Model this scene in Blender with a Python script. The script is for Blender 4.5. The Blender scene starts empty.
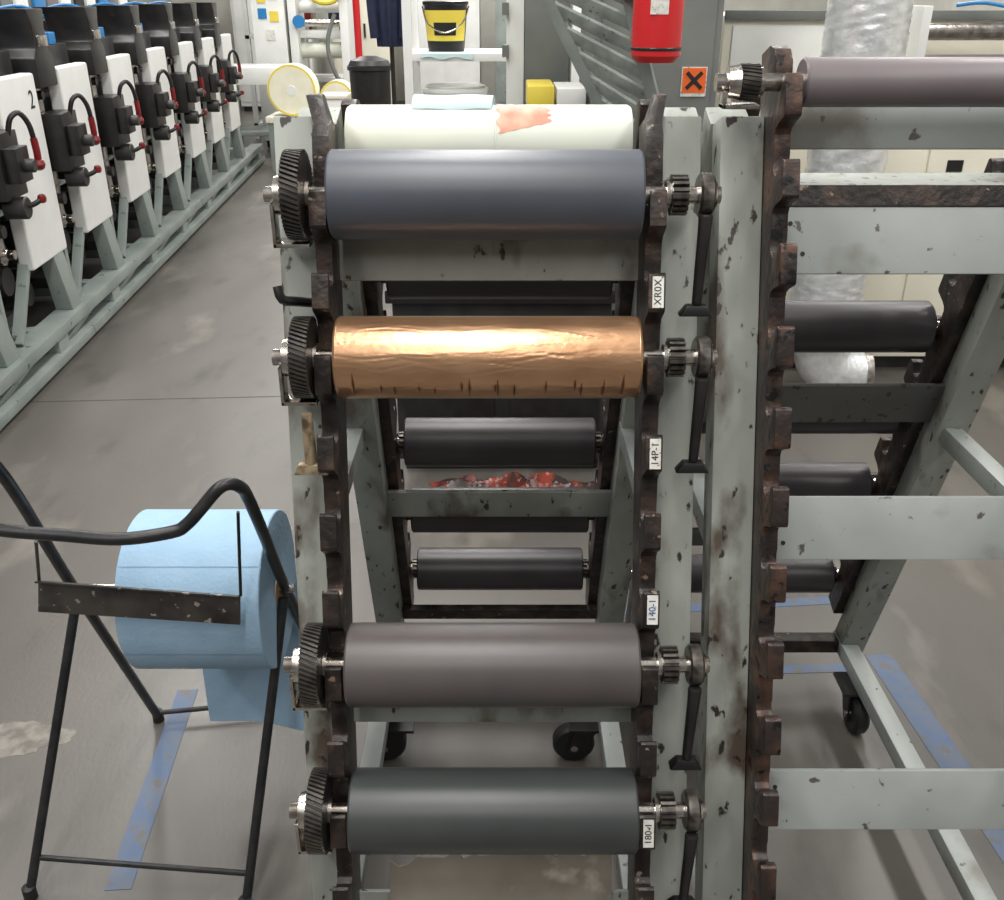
import bpy, bmesh, math, random
from mathutils import Vector, Matrix
random.seed(7)
SC = bpy.context.scene
C = SC.collection
SC.view_settings.view_transform = 'Standard'
PI = math.pi
H = 1.7
F = 950.0
TH = math.atan(455 / F)
ct, st = math.cos(TH), math.sin(TH)

def W(px, py, Y):
    v = (py - 450) / F
    zc = Y / (ct - v * st)
    return Vector(((px - 502) / F * zc, Y, H - zc * (st + v * ct)))

def FL(px, py, z=0.0):
    v = (py - 450) / F
    zc = (H - z) / (st + v * ct)
    return Vector(((px - 502) / F * zc, zc * (ct - v * st), z))

# ------------------------------------------------------------------ materials
def lin(c):
    r = []
    for x in c[:3]:
        x = x / 255.0
        r.append(x / 12.92 if x <= 0.04045 else ((x + 0.055) / 1.055) ** 2.4)
    return (r[0], r[1], r[2], 1.0)

def mat(name, col, rough=0.5, metal=0.0, col2=None, scale=6.0, lo=0.35, hi=0.7,
        speck=None, sscale=30.0, sthr=0.64, bump=0.0, bscale=40.0, detail=4.0, stretch=None, rvar=0.0, speck2=None, s2scale=6.0, s2thr=0.6, soft=0.04):
    m = bpy.data.materials.new(name)
    m.use_nodes = True
    nt = m.node_tree
    b = nt.nodes['Principled BSDF']
    b.inputs['Base Color'].default_value = lin(col)
    b.inputs['Roughness'].default_value = rough
    b.inputs['Metallic'].default_value = metal
    tc = nt.nodes.new('ShaderNodeTexCoord')
    mp = nt.nodes.new('ShaderNodeMapping')
    nt.links.new(tc.outputs['Object'], mp.inputs['Vector'])
    if stretch:
        mp.inputs['Scale'].default_value = stretch
    def noise(s, d):
        n = nt.nodes.new('ShaderNodeTexNoise')
        n.inputs['Scale'].default_value = s
        n.inputs['Detail'].default_value = d
        nt.links.new(mp.outputs['Vector'], n.inputs['Vector'])
        return n
    def ramp(n, a, bb):
        r = nt.nodes.new('ShaderNodeMapRange')
        r.inputs['From Min'].default_value = a
        r.inputs['From Max'].default_value = bb
        nt.links.new(n.outputs['Fac'], r.inputs['Value'])
        return r
    cur = None
    def over(r, c2):
        mx = nt.nodes.new('ShaderNodeMix'); mx.data_type = 'RGBA'
        mx.inputs[6].default_value = lin(col); mx.inputs[7].default_value = lin(c2)
        if cur: nt.links.new(cur, mx.inputs[6])
        nt.links.new(r.outputs['Result'], mx.inputs[0])
        return mx.outputs[2]
    if col2: cur = over(ramp(noise(scale, detail), lo, hi), col2)
    if speck2: cur = over(ramp(noise(s2scale, 9.0), s2thr, s2thr + 0.1), speck2)
    if speck: cur = over(ramp(noise(sscale, 6.0), sthr, sthr + soft), speck)
    if cur:
        nt.links.new(cur, b.inputs['Base Color'])
    if rvar:
        r = ramp(noise(scale * 0.7, 4.0), 0.3, 0.7)
        r.inputs['To Min'].default_value = rough - rvar
        r.inputs['To Max'].default_value = rough + rvar
        nt.links.new(r.outputs['Result'], b.inputs['Roughness'])
    if bump:
        bp = nt.nodes.new('ShaderNodeBump')
        bp.inputs['Strength'].default_value = bump
        bp.inputs['Distance'].default_value = 0.004
        nt.links.new(noise(bscale, 5.0).outputs['Fac'], bp.inputs['Height'])
        nt.links.new(bp.outputs['Normal'], b.inputs['Normal'])
    return m

M = {}
M['floor'] = mat('concrete_floor', (99, 95, 90), 0.36, 0, (80, 77, 73), 1.1, 0.32, 0.72, speck=(74, 71, 68), sscale=4.5, sthr=0.56, soft=0.2, bump=0.1, bscale=60, detail=10, rvar=0.08, speck2=(113, 108, 102), s2scale=2.2, s2thr=0.57, stretch=(1.6, 0.7, 1))
M['joint'] = mat('floor_joint_filler', (58, 56, 53), 0.6)
M['wall'] = mat('plaster_wall', (216, 215, 206), 0.8, 0, (200, 198, 190), 3)
M['paint'] = mat('chipped_grey_paint', (153, 157, 150), 0.42, 0, (122, 125, 118), 7, 0.35, 0.7, speck=(46, 38, 34), sscale=56, sthr=0.63, bump=0.2, bscale=50, speck2=(84, 74, 64), s2scale=9, s2thr=0.56, stretch=(1, 1, 0.4))
M['paint2'] = mat('grey_paint', (158, 163, 160), 0.4, 0, (142, 147, 144), 6, 0.35, 0.7, speck=(82, 76, 70), sscale=44, sthr=0.66, speck2=(116, 114, 107), s2scale=5, s2thr=0.57)
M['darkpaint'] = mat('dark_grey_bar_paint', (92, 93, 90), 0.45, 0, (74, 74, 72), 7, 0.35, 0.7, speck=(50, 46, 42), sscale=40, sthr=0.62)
M['steel'] = mat('dirty_dark_steel', (40, 36, 34), 0.38, 0.35, (78, 62, 54), 24, 0.46, 0.72, speck=(136, 118, 104), sscale=60, sthr=0.655, bump=0.5, bscale=70)
M['rust'] = mat('greasy_rusty_steel', (52, 44, 42), 0.38, 0.35, (98, 71, 57), 22, 0.46, 0.73, speck=(26, 24, 24), sscale=40, sthr=0.59, bump=0.5, bscale=70)
M['shaft'] = mat('bright_steel', (215, 210, 204), 0.22, 1.0, (150, 140, 130), 40)
M['gear'] = mat('oiled_gear_steel', (58, 56, 55), 0.34, 0.6, (88, 82, 76), 45, 0.4, 0.7)
M['worngear'] = mat('worn_gear_steel', (128, 122, 116), 0.3, 0.85, (66, 62, 60), 50, 0.35, 0.65)
M['black'] = mat('black_enamel', (24, 24, 25), 0.36, 0.1, (38, 36, 35), 20)
M['brass'] = mat('dirty_brass', (176, 158, 130), 0.35, 0.5, (96, 80, 64), 60, 0.45, 0.7)
M['r_blue'] = mat('slate_blue_rubber', (76, 80, 89), 0.36, 0, (70, 74, 82), 8, bump=0.03, bscale=200)
M['r_warm'] = mat('warm_grey_rubber', (86, 80, 79), 0.36, 0, (78, 73, 73), 8, bump=0.03, bscale=200)
M['r_dark'] = mat('dark_grey_rubber', (62, 65, 65), 0.36, 0, (56, 59, 59), 8, bump=0.03, bscale=200)
M['r_back'] = mat('charcoal_rubber', (60, 56, 58), 0.36, 0, (52, 49, 51), 8)
M['r_top'] = mat('mauve_grey_rubber', (114, 106, 108), 0.36, 0, (106, 99, 101), 8)
M['gold'] = mat('copper_foil', (208, 165, 128), 0.28, 0.82, (186, 142, 107), 10, bump=0.18, bscale=34, stretch=(1, 1.8, 1.8))
M['crease'] = mat('dark_crease_line', (98, 68, 48), 0.5, 0.3)
M['cream'] = mat('cream_paper', (224, 226, 210), 0.6, 0, (212, 216, 204), 7)
M['softfilm'] = mat('soft_yellowish_film', (238, 235, 214), 0.45, 0, (228, 224, 200), 8)
M['redfilm'] = mat('torn_red_film', (214, 112, 86), 0.4, 0, (226, 160, 134), 30)
M['white'] = mat('white_panel', (232, 233, 230), 0.4, 0, (218, 219, 216), 3)
M['pressgrey'] = mat('press_grey_green', (146, 155, 150), 0.45, 0, (126, 135, 131), 4, speck=(80, 84, 82), sscale=14, sthr=0.66)
M['char'] = mat('charcoal_machine', (36, 36, 38), 0.42, 0.2, (58, 56, 54), 9)
M['red'] = mat('dark_red_plastic', (118, 24, 28), 0.35)
M['redpaint'] = mat('red_gloss', (192, 34, 38), 0.3)
M['blue'] = mat('blue_paper', (154, 184, 208), 0.85, 0, (144, 175, 201), 12, bump=0.3, bscale=130)
M['perf'] = mat('perforation_line', (124, 154, 180), 0.9)
M['card'] = mat('cardboard', (160, 130, 96), 0.8)
M['tape'] = mat('blue_floor_tape', (72, 94, 126), 0.5, 0, (92, 100, 114), 12, 0.35, 0.65, speck=(94, 92, 90), sscale=22, sthr=0.57)
M['stain'] = mat('pale_dried_paint', (126, 121, 114), 0.6, 0, (96, 92, 86), 24, 0.4, 0.6)
M['beige'] = mat('beige_machine_paint', (236, 231, 214), 0.5, 0, (224, 219, 202), 3)
M['foil'] = mat('silver_foil_duct', (238, 240, 241), 0.3, 0.55, (214, 216, 217), 30, bump=0.4, bscale=70)
M['grey'] = mat('cement_grey_cabinet', (116, 119, 115), 0.6, 0, (102, 105, 102), 4)
M['greygreen'] = mat('grey_green_stair', (132, 139, 134), 0.5, 0, (114, 121, 116), 10)
M['slat'] = mat('worn_grey_green_tread', (152, 160, 154), 0.5, 0, (124, 131, 126), 14, 0.4, 0.65, speck=(90, 92, 88), sscale=30, sthr=0.64)
M['orange'] = mat('hazard_orange', (226, 98, 34), 0.5)
M['ink'] = mat('black_ink', (22, 22, 22), 0.6)
M['blueink'] = mat('blue_ink', (40, 80, 140), 0.6)
M['yellow'] = mat('yellow_plastic', (226, 204, 80), 0.4)
M['navy'] = mat('navy_cloth', (30, 38, 66), 0.85, 0, (22, 28, 50), 20, bump=0.4, bscale=30)
M['teal'] = mat('pale_teal_cloth', (186, 208, 208), 0.8)
M['palecloth'] = mat('pale_blue_sheet', (196, 214, 220), 0.8, 0, (184, 204, 212), 14, bump=0.15, bscale=60)
M['film'] = mat('orange_brown_film', (140, 58, 42), 0.32, 0, (50, 38, 36), 12, 0.38, 0.56)
M['smear'] = mat('blurred_patch_taupe', (150, 143, 131), 0.7, 0, (122, 114, 103), 7, 0.3, 0.7, speck=(170, 164, 151), sscale=16, sthr=0.58, soft=0.12, bump=0.2, bscale=20)
M['wheel'] = mat('black_caster_rubber', (26, 26, 27), 0.5)
M['sticker'] = mat('white_sticker', (222, 222, 216), 0.6, 0, (196, 192, 184), 60, speck=(120, 110, 100), sscale=120, sthr=0.64)
M['bluep'] = mat('blue_plastic', (40, 120, 180), 0.4)
M['handle'] = mat('tube_black_paint', (34, 35, 38), 0.35, 0.3, (52, 50, 50), 30, speck=(120, 110, 100), sscale=70, sthr=0.72)
M['worn'] = mat('worn_tear_bar', (78, 73, 69), 0.4, 0.4, (48, 45, 44), 16, 0.42, 0.7, speck=(160, 154, 146), sscale=50, sthr=0.62)

# ------------------------------------------------------------------ builders
ORG = {}
class B:
    def __init__(self): self.bm = bmesh.new()
    def hexa(self, p):
        v = [self.bm.verts.new(q) for q in p]
        for f in ((0,1,2,3),(7,6,5,4),(0,4,5,1),(1,5,6,2),(2,6,7,3),(3,7,4,0)):
            self.bm.faces.new([v[i] for i in f])
        return self
    def box(self, x0, x1, y0, y1, z0, z1):
        return self.hexa([(x0,y0,z0),(x1,y0,z0),(x1,y1,z0),(x0,y1,z0),(x0,y0,z1),(x1,y0,z1),(x1,y1,z1),(x0,y1,z1)])
    def rings(self, rs, caps=True):
        vs = [[self.bm.verts.new(p) for p in r] for r in rs]
        n = len(rs[0])
        for a, b in zip(vs[:-1], vs[1:]):
            for i in range(n):
                self.bm.faces.new((a[i], a[(i+1) % n], b[(i+1) % n], b[i]))
        if caps:
            self.bm.faces.new(vs[0][::-1]); self.bm.faces.new(vs[-1])
        return self
    def grid(self, g):
        V = [[self.bm.verts.new(p) for p in r] for r in g]
        for a, b in zip(V[:-1], V[1:]):
            for i in range(len(a) - 1): self.bm.faces.new((a[i], a[i+1], b[i+1], b[i]))
        return self
    def lathe(self, prof, o=(0,0,0), axis='X', n=48):
        o = Vector(o); rs = []
        for a, r in prof:
            ring = []
            for i in range(n):
                t = 2 * PI * i / n
                c, s = math.cos(t) * r, math.sin(t) * r
                ring.append(o + (Vector((a, c, s)) if axis == 'X' else Vector((s, a, c)) if axis == 'Y' else Vector((c, s, a))))
            rs.append(ring)
        return self.rings(rs)
    def cyl(self, p0, p1, r0, r1=None, n=20):
        return self.tube([p0, p1], r0, n, 0, r1)
    def tube(self, pts, r, n=12, sub=0, r1=None):
        P = [Vector(p) for p in pts]
        if sub:
            Q = []
            for i in range(len(P) - 1):
                a = P[max(i-1, 0)]; b = P[i]; c = P[i+1]; d = P[min(i+2, len(P)-1)]
                for k in range(sub):
                    t = k / sub
                    Q.append(0.5 * ((2*b) + (c-a)*t + (2*a-5*b+4*c-d)*t*t + (3*b-a-3*c+d)*t**3))
            Q.append(P[-1]); P = Q
        T = []
        for i in range(len(P)):
            T.append((P[min(i+1, len(P)-1)] - P[max(i-1, 0)]).normalized())
        up = Vector((0,0,1)) if abs(T[0].z) < 0.9 else Vector((0,1,0))
        N = (up - T[0] * up.dot(T[0])).normalized()
        rs = []
        for i, p in enumerate(P):
            N = (N - T[i] * N.dot(T[i])).normalized()
            Bn = T[i].cross(N)
            rr = r if r1 is None else r + (r1 - r) * i / (len(P) - 1)
            rs.append([p + N * math.cos(2*PI*k/n) * rr + Bn * math.sin(2*PI*k/n) * rr for k in range(n)])
        return self.rings(rs)
    def prism(self, poly, f0, f1):
        a = [self.bm.verts.new(f0(*q)) for q in poly]
        b = [self.bm.verts.new(f1(*q)) for q in poly]
        n = len(poly)
        self.bm.faces.new(a[::-1]); self.bm.faces.new(b)
        for i in range(n):
            self.bm.faces.new((a[i], a[(i+1) % n], b[(i+1) % n], b[i]))
        return self
    def bar(self, p0, p1, w, t, side=(1,0,0)):
        p0 = Vector(p0); p1 = Vector(p1); d = (p1 - p0).normalized(); s = Vector(side); s = (s - d * s.dot(d)).normalized(); u = d.cross(s)
        def q(p): return [p + s*w/2*a + u*t/2*b for a, b in ((-1,-1),(1,-1),(1,1),(-1,1))]
        return self.hexa(q(p0) + q(p1))
    def gear(self, x0, x1, rr, rt, N, twist=0.0, steps=4):
        rs = []
        for k in range(steps + 1):
            f = k / steps; ring = []
            for i in range(N):
                for da, r in ((0.0, rr), (0.28, rr), (0.40, rt), (0.88, rt)):
                    a = 2 * PI * (i + da) / N + twist * f
                    ring.append(Vector((x0 + (x1 - x0) * f, math.cos(a) * r, math.sin(a) * r)))
            rs.append(ring)
        return self.rings(rs)
    def build(self, name, m, parent=None, bev=0.0, seg=2, smooth=True, angle=35, label=None):
        bm = self.bm
        bmesh.ops.recalc_face_normals(bm, faces=bm.faces)
        if bev:
            es = [e for e in bm.edges if len(e.link_faces) == 2 and e.calc_face_angle(0) > 0.5]
            bmesh.ops.bevel(bm, geom=es, offset=bev, segments=seg, affect='EDGES', profile=0.6, clamp_overlap=True)
        if parent is not None:
            org = ORG.get(parent.name, Vector((0,0,0)))
        else:
            xs = [v.co for v in bm.verts]
            org = Vector(((min(c.x for c in xs) + max(c.x for c in xs)) / 2, (min(c.y for c in xs) + max(c.y for c in xs)) / 2, min(c.z for c in xs)))
        bmesh.ops.translate(bm, verts=bm.verts, vec=-org)
        me = bpy.data.meshes.new(name)
        bm.to_mesh(me); bm.free()
        me.materials.append(m)
        if smooth:
            for p in me.polygons: p.use_smooth = True
            me.set_sharp_from_angle(angle=math.radians(angle))
        o = bpy.data.objects.new(name, me)
        C.objects.link(o)
        if parent is not None: o.parent = parent
        else: o.location = org
        ORG[o.name] = org
        if label: o['label'] = label
        return o

def tag(o, label, cat, group=None, kind=None):
    o['label'] = label; o['category'] = cat
    if group: o['group'] = group
    if kind: o['kind'] = kind
    return o

def thing(name, label, cat, loc, group=None, local=False):
    o = bpy.data.objects.new(name, None)
    o.empty_display_size = 0.1
    C.objects.link(o)
    o.location = loc
    ORG[o.name] = Vector((0,0,0)) if local else Vector(loc)
    return tag(o, label, cat, group)

def copy_tree(o, parent=None):
    c = o.copy(); C.objects.link(c); c.parent = parent
    for ch in list(o.children): copy_tree(ch, c)
    return c

def struct(b, name, m):
    o = b.build(name, m, smooth=False); o['kind'] = 'structure'; return o

def text(body, size, Mx, m, parent, name='lettering', depth=0.0006):
    cu = bpy.data.curves.new('txt', 'FONT')
    cu.body = body; cu.size = size; cu.align_x = 'CENTER'; cu.align_y = 'CENTER'; cu.extrude = depth
    t = bpy.data.objects.new('txt', cu); C.objects.link(t)
    bpy.context.view_layer.update()
    dg = bpy.context.evaluated_depsgraph_get()
    me = bpy.data.meshes.new_from_object(t.evaluated_get(dg))
    C.objects.unlink(t); bpy.data.objects.remove(t)
    og = ORG.get(parent.name, Vector((0,0,0)))
    me.transform(Mx)
    me.transform(Matrix.Translation(-og))
    me.materials.clear(); me.materials.append(m)
    me.name = name
    o = bpy.data.objects.new(name, me); C.objects.link(o); o.parent = parent
    ORG[o.name] = og
    return o

def frame(origin, right, up):
    r = Vector(right).normalized(); u = Vector(up).normalized(); n = r.cross(u)
    m = Matrix((r, u, n)).transposed().to_4x4()
    m.translation = Vector(origin)
    return m

# ------------------------------------------------------------------ setting
struct(B().box(-8, 6, -4, 18, -0.1, 0), 'floor', M['floor'])
struct(B().box(-8, 6, 18, 18.2, 0, 5), 'wall_back', M['wall'])
struct(B().box(-8.2, -8, -4, 18.2, 0, 5), 'wall_left', M['wall'])
struct(B().box(6, 6.2, -4, 18.2, 0, 5), 'wall_right', M['wall'])
ja, jb = FL(30, 402), FL(300, 396)
struct(B().bar(ja + Vector((0,0,0.0004)), jb + Vector((0,0,0.0004)), 0.007, 0.0008, (0, 1, 0)), 'trim_1', M['joint'])

# ------------------------------------------------------------------ roller racks
TL = math.atan(0.35)
ca, sa = math.cos(TL), math.sin(TL)
YC = 1.5435
SHL = 0.013
BO = 0.014          # the rear side of the centre rack sits a little to the right
def RP(x, s, n, back=False):
    d = 0.257 + s * ca - n * sa
    y = 1.377 - s * sa - n * ca
    if back: y = 2 * YC - y
    return Vector((x, y, H - d))

NOSE_C, NOSE_R = 0.027, 0.036
def hook_profile(s_top, s_end, s0, nose, blocky, rear):
    pts = [(s_top, rear), (s_top, -0.05), (s_top + 0.012, -0.026), (s_top + 0.03, -0.014)]
    k = 0
    while True:
        sk = s0 + 0.115 * k; k += 1
        if sk < s_top + 0.045: continue
        if sk > s_end - 0.09: break
        j = random.uniform(-0.003, 0.003)
        pts += [(sk + a, n) for a, n in ((-0.018, -0.0145), (-0.008, -0.018), (0.003, -0.0165), (0.0105, -0.0105), (0.0135, -0.001), (0.0122, 0.007), (0.007, 0.013), (0.0005, 0.017), (-0.0045, 0.0215),
                                         (-0.0045, nose - 0.004), (-0.001, nose), (0.046, nose))]
        if blocky: pts += [(sk + a + j, n) for a, n in ((0.051, nose - 0.002), (0.053, nose - 0.007), (0.056, 0.004), (0.060, -0.009), (0.067, -0.014))]
        else: pts += [(sk + a + j, n) for a, n in ((0.051, nose - 0.003), (0.055, 0.013), (0.060, -0.002), (0.068, -0.011), (0.078, -0.014))]
    pts += [(s_end, -0.014), (s_end, rear)]
    return pts

def slab(b, x0, x1, s0, s1, n0, n1, back=False, k=0.0):
    u0, u1 = k * s0, k * s1
    return b.hexa([RP(x0+u0, s0, n0, back), RP(x1+u0, s0, n0, back), RP(x1+u0, s0, n1, back), RP(x0+u0, s0, n1, back),
                   RP(x0+u1, s1, n0, back), RP(x1+u1, s1, n0, back), RP(x1+u1, s1, n1, back), RP(x0+u1, s1, n1, back)])

def make_rack(label, xc, fb, bb, tops, slots, group, shl, bo):
    right = xc > 0.3
    t = thing('roller_rack', label, 'rack', (xc, YC, 0), group)
    for back in (False, True):
        o_ = bo if back else 0.0
        for sg in (-1, 1):
            k = shl if (sg < 0 and not back) else 0.0
            xa, xb = sorted((xc + sg * 0.251, xc + sg * 0.316))
            xa += o_; xb += o_
            slab(B(), xa, xb, -0.125, 1.35, -0.125, -0.066, back, k * 2).build('leg', M['paint'], t, bev=0.004)
            xa, xb = sorted((xc + sg * 0.227, xc + sg * 0.251))
            xa += o_; xb += o_
            i = 1 if back else 0
            prof = hook_profile(tops[i], 1.25, slots[i], NOSE_R if right else NOSE_C, right, -0.07 if back else -0.095)
            B().prism(prof, lambda s, n: RP(xa + k*s, s, n, back), lambda s, n: RP(xb + k*s, s, n, back)).build('hook_plate', M['rust'] if (right and not back) else M['steel'], t, bev=0.0015, seg=2, angle=50)
            # outward-flaring horn that guides a roller into the top
            if not right and not back:
                s0 = tops[i]
                fl = sg * 0.018
                B().hexa([RP(xa + k*s0, s0 + 0.012, -0.093), RP(xb + k*s0, s0 + 0.012, -0.093), RP(xb + k*s0, s0 + 0.012, -0.03), RP(xa + k*s0, s0 + 0.012, -0.03),
                          RP(xa + fl, s0 - 0.046, -0.085), RP(xb + fl - 0.006 * (1 if sg > 0 else 0), s0 - 0.046, -0.085), RP(xb + fl - 0.006 * (1 if sg > 0 else 0), s0 - 0.038, -0.06), RP(xa + fl, s0 - 0.038, -0.06)]).build('guide_horn', M['steel'], t, bev=0.002)
    for back, bars in ((False, fb), (True, bb)):
        o_ = bo if back else 0.0
        hw = 0.252 if back else 0.227
        for s0, s1 in bars:
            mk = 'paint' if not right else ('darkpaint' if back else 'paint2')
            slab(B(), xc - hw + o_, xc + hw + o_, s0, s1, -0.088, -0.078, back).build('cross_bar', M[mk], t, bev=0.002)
    if not right:
        slab(B(), xc - 0.252 + bo, xc + 0.252 + bo, 1.206, 1.246, -0.09, -0.072, True).build('cross_bar', M['steel'], t, bev=0.002)
    yf = RP(0, 1.34, -0.095).y; yb = 2 * YC - yf
    for sg in (-1, 1):
        x = xc + sg * 0.272
        B().box(x - 0.022, x + 0.022, yf - 0.03, yb + 0.03, 0.122, 0.164).build('base_rail', M['paint2'], t, bev=0.003)
        p = RP(0, 0.56, -0.095); y0 = p.y; y1 = 2 * YC - y0
        x = xc + sg * 0.281
        B().box(x - 0.018, x + 0.018, y0, y1, p.z - 0.02, p.z + 0.02).build('side_brace', M['paint2'], t, bev=0.003)
    for y in (yf, yb):
        B().box(xc - 0.252, xc + 0.252, y - 0.02, y + 0.02, 0.124, 0.162).build('base_cross_rail', M['steel'] if y > YC else M['paint2'], t, bev=0.003)
    for y in (yf + 0.11, yb - (0.14 if right else 0.27)):
        for sg in (-1, 1):
            x = xc + sg * (0.262 if right else 0.25)
            if not right and y > YC: x = xc + (0.225 if sg > 0 else -0.235)
            turn = (not right) and y > YC
            q_ = (lambda dx, dy, z: (x + dy, y + dx, z)) if turn else (lambda dx, dy, z: (x + dx, y + dy, z))
            b = B().box(x - 0.045, x + 0.045, y - 0.045, y + 0.045, 0.114, 0.122)
            b.cyl((x, y, 0.114), (x, y, 0.104), 0.024)
            for q in (-1, 1):
                b.hexa([q_(q*0.024-0.003, -0.045, 0.035), q_(q*0.024+0.003, -0.045, 0.035), q_(q*0.024+0.003, -0.018, 0.032), q_(q*0.024-0.003, -0.018, 0.032),
                        q_(q*0.024-0.003, -0.03, 0.106), q_(q*0.024+0.003, -0.03, 0.106), q_(q*0.024+0.003, 0.026, 0.106), q_(q*0.024-0.003, 0.026, 0.106)])
            b.box(x - 0.027, x + 0.027, y - 0.027, y + 0.027, 0.1035, 0.109)
            c = b.build('caster', M['black'], t)
            wc = q_(0, -0.03, 0.051)
            B().lathe([(-0.018, 0.025), (-0.018, 0.045), (-0.011, 0.051), (0.011, 0.051), (0.018, 0.045), (0.018, 0.025)], wc, 'Y' if turn else 'X', 32).build('wheel', M['wheel'], c)
            B().cyl(q_(-0.03, -0.03, 0.051), q_(0.03, -0.03, 0.051), 0.009).build('axle', M['shaft'], c)
    # apex shelf that ties both sides together
    B().box(xc - 0.227, xc + 0.227, YC - 0.05, YC + 0.06, 1.425, 1.437).build('apex_shelf', M['paint'], t, bev=0.002)
    return t

xm = -0.02
rack = make_rack('grey chipped A-frame roller rack holding the copper-wrapped roller', xm,
                 [(0.02, 0.115), (0.715, 0.812), (1.10, 1.19)], [(0.02, 0.115), (0.763, 0.845)], (-0.115, -0.13), (0.0, 0.0), 'roller racks', SHL, BO)
# stickers on the right hand hook fronts
for sk, tx, mm in ((0.115, 'XR0X', 'ink'), (0.345, '14P-1', 'ink'), (0.575, '140-1', 'blueink'), (0.92, '180-1', 'ink')):
    x = xm + 0.2405
    n0 = NOSE_C
    stk = slab(B(), x - 0.008, x + 0.008, sk + 0.001, sk + 0.045, n0 + 0.0002, n0 + 0.0006).build('sticker', M['sticker'], rack)
    up = (RP(x, 0, 0) - RP(x, 1, 0)).normalized()
    text(tx, 0.0145, frame(RP(x, sk + 0.023, n0 + 0.0009), up, (-1, 0, 0)), M[mm], stk, depth=0.0002)
# ragged taupe plate standing in for a blurred patch low between the legs
pl = [(1.26, -0.19), (1.26, 0.17)]
xs = [0.17 - 0.36 * i / 24 for i in range(25)]
for i, x in enumerate(xs): pl.append((1.022 + random.uniform(-0.012, 0.016) + 0.02 * (i / 24) ** 3, x))
B().prism(pl, lambda s, x: RP(x + 0.008, s, -0.072), lambda s, x: RP(x + 0.008, s, -0.077)).build('blurred_plate', M['smear'], rack, label='taupe plate with a ragged top edge, standing in for a blurred patch')
# latch hook on left
B().tube([RP(xm-0.256, 0.15, -0.05), RP(xm-0.275, 0.15, 0.0), RP(xm-0.292, 0.148, 0.02), RP(xm-0.298, 0.13, 0.022)], 0.007, 8, 3).build('latch_hook', M['black'], rack)

xr = 0.64
rack2 = make_rack('rust-toothed grey A-frame rack at the right edge carrying one mauve-grey roller on top', xr,
                  [(-0.142, -0.08), (0.005, 0.105), (0.447, 0.547), (0.893, 0.993)], [(0.005, 0.105), (0.447, 0.547), (0.893, 0.95)], (-0.22, -0.15), (-0.155, -0.095), 'roller racks', 0.0, 0.0)
slab(B(), xr - 0.227, xr + 0.227, -0.026, 0.004, -0.088, -0.075).build('dark_strip', M['steel'], rack2, label='dark strip just above a front cross bar')  # thin dark strip just above a front cross bar
for q, s in ((xr - 0.205, 0.03), (xr - 0.185, 0.075), (xr - 0.2, 0.47), (xr - 0.2, 0.52), (xr - 0.2, 0.92), (xr - 0.2, 0.97)):
    c = RP(q, s, -0.078)
    nrm = Vector((0, -ca, sa))
    B().cyl(c - nrm * 0.001, c + nrm * 0.0012, 0.0035, n=12).build('bolt', M['ink'], rack2)

# ------------------------------------------------------------------ rollers
def gold_sleeve(L, R):
    b = B(); n = 200; nx = 320
    cre = []
    for i in range(17):
        if i in (3, 11): continue
        cre.append((-0.18 + 0.36 * i / 16 + random.uniform(-0.011, 0.011), random.uniform(-0.60, -0.34), random.uniform(0.0014, 0.0026), random.uniform(0.12, 0.40)))
    wav = [(random.uniform(-0.21, 0.21), random.uniform(-0.7, 1.5), random.uniform(-2.2, 2.2), random.uniform(7, 22), random.uniform(0.010, 0.026), random.choice((-1, 1)) * random.uniform(0.0002, 0.00048)) for _ in range(80)]
    rs = []
    for i in range(nx + 1):
        x = -L/2 + L * i / nx; ring = []
        ws = []
        for wx, wa, sl, ln_, wd_, am in wav:
            u = (x - wx) * ln_
            g_ = math.exp(-u * u * 2)
            if g_ > 0.02: ws.append((wa + sl * (x - wx) + 0.03 * math.sin(x * 60 + wa * 9), wd_, am * g_))
        for k in range(n):
            a = 2 * PI * k / n           # angle 0 = toward camera (-Y), up positive
            aa = (a + PI) % (2 * PI) - PI
            r = R
            for cx, c_a, w, hw in cre:
                da = abs(aa - c_a)
                if da < hw and abs(x - cx) < 0.01: r -= 0.0014 * math.exp(-((x - cx) / w) ** 2) * (1 - da / hw)
            for ctr, wd_, am in ws:
                dv = aa - ctr
                if abs(dv) < 0.1: r -= am * math.exp(-(dv / wd_) ** 2)
            e = min(x + L/2, L/2 - x)
            if e < 0.004: r -= 0.003 * (1 - e / 0.004)
            ring.append(Vector((x, -math.cos(a) * r, math.sin(a) * r)))
        rs.append(ring)
    return b.rings(rs), cre

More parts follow.
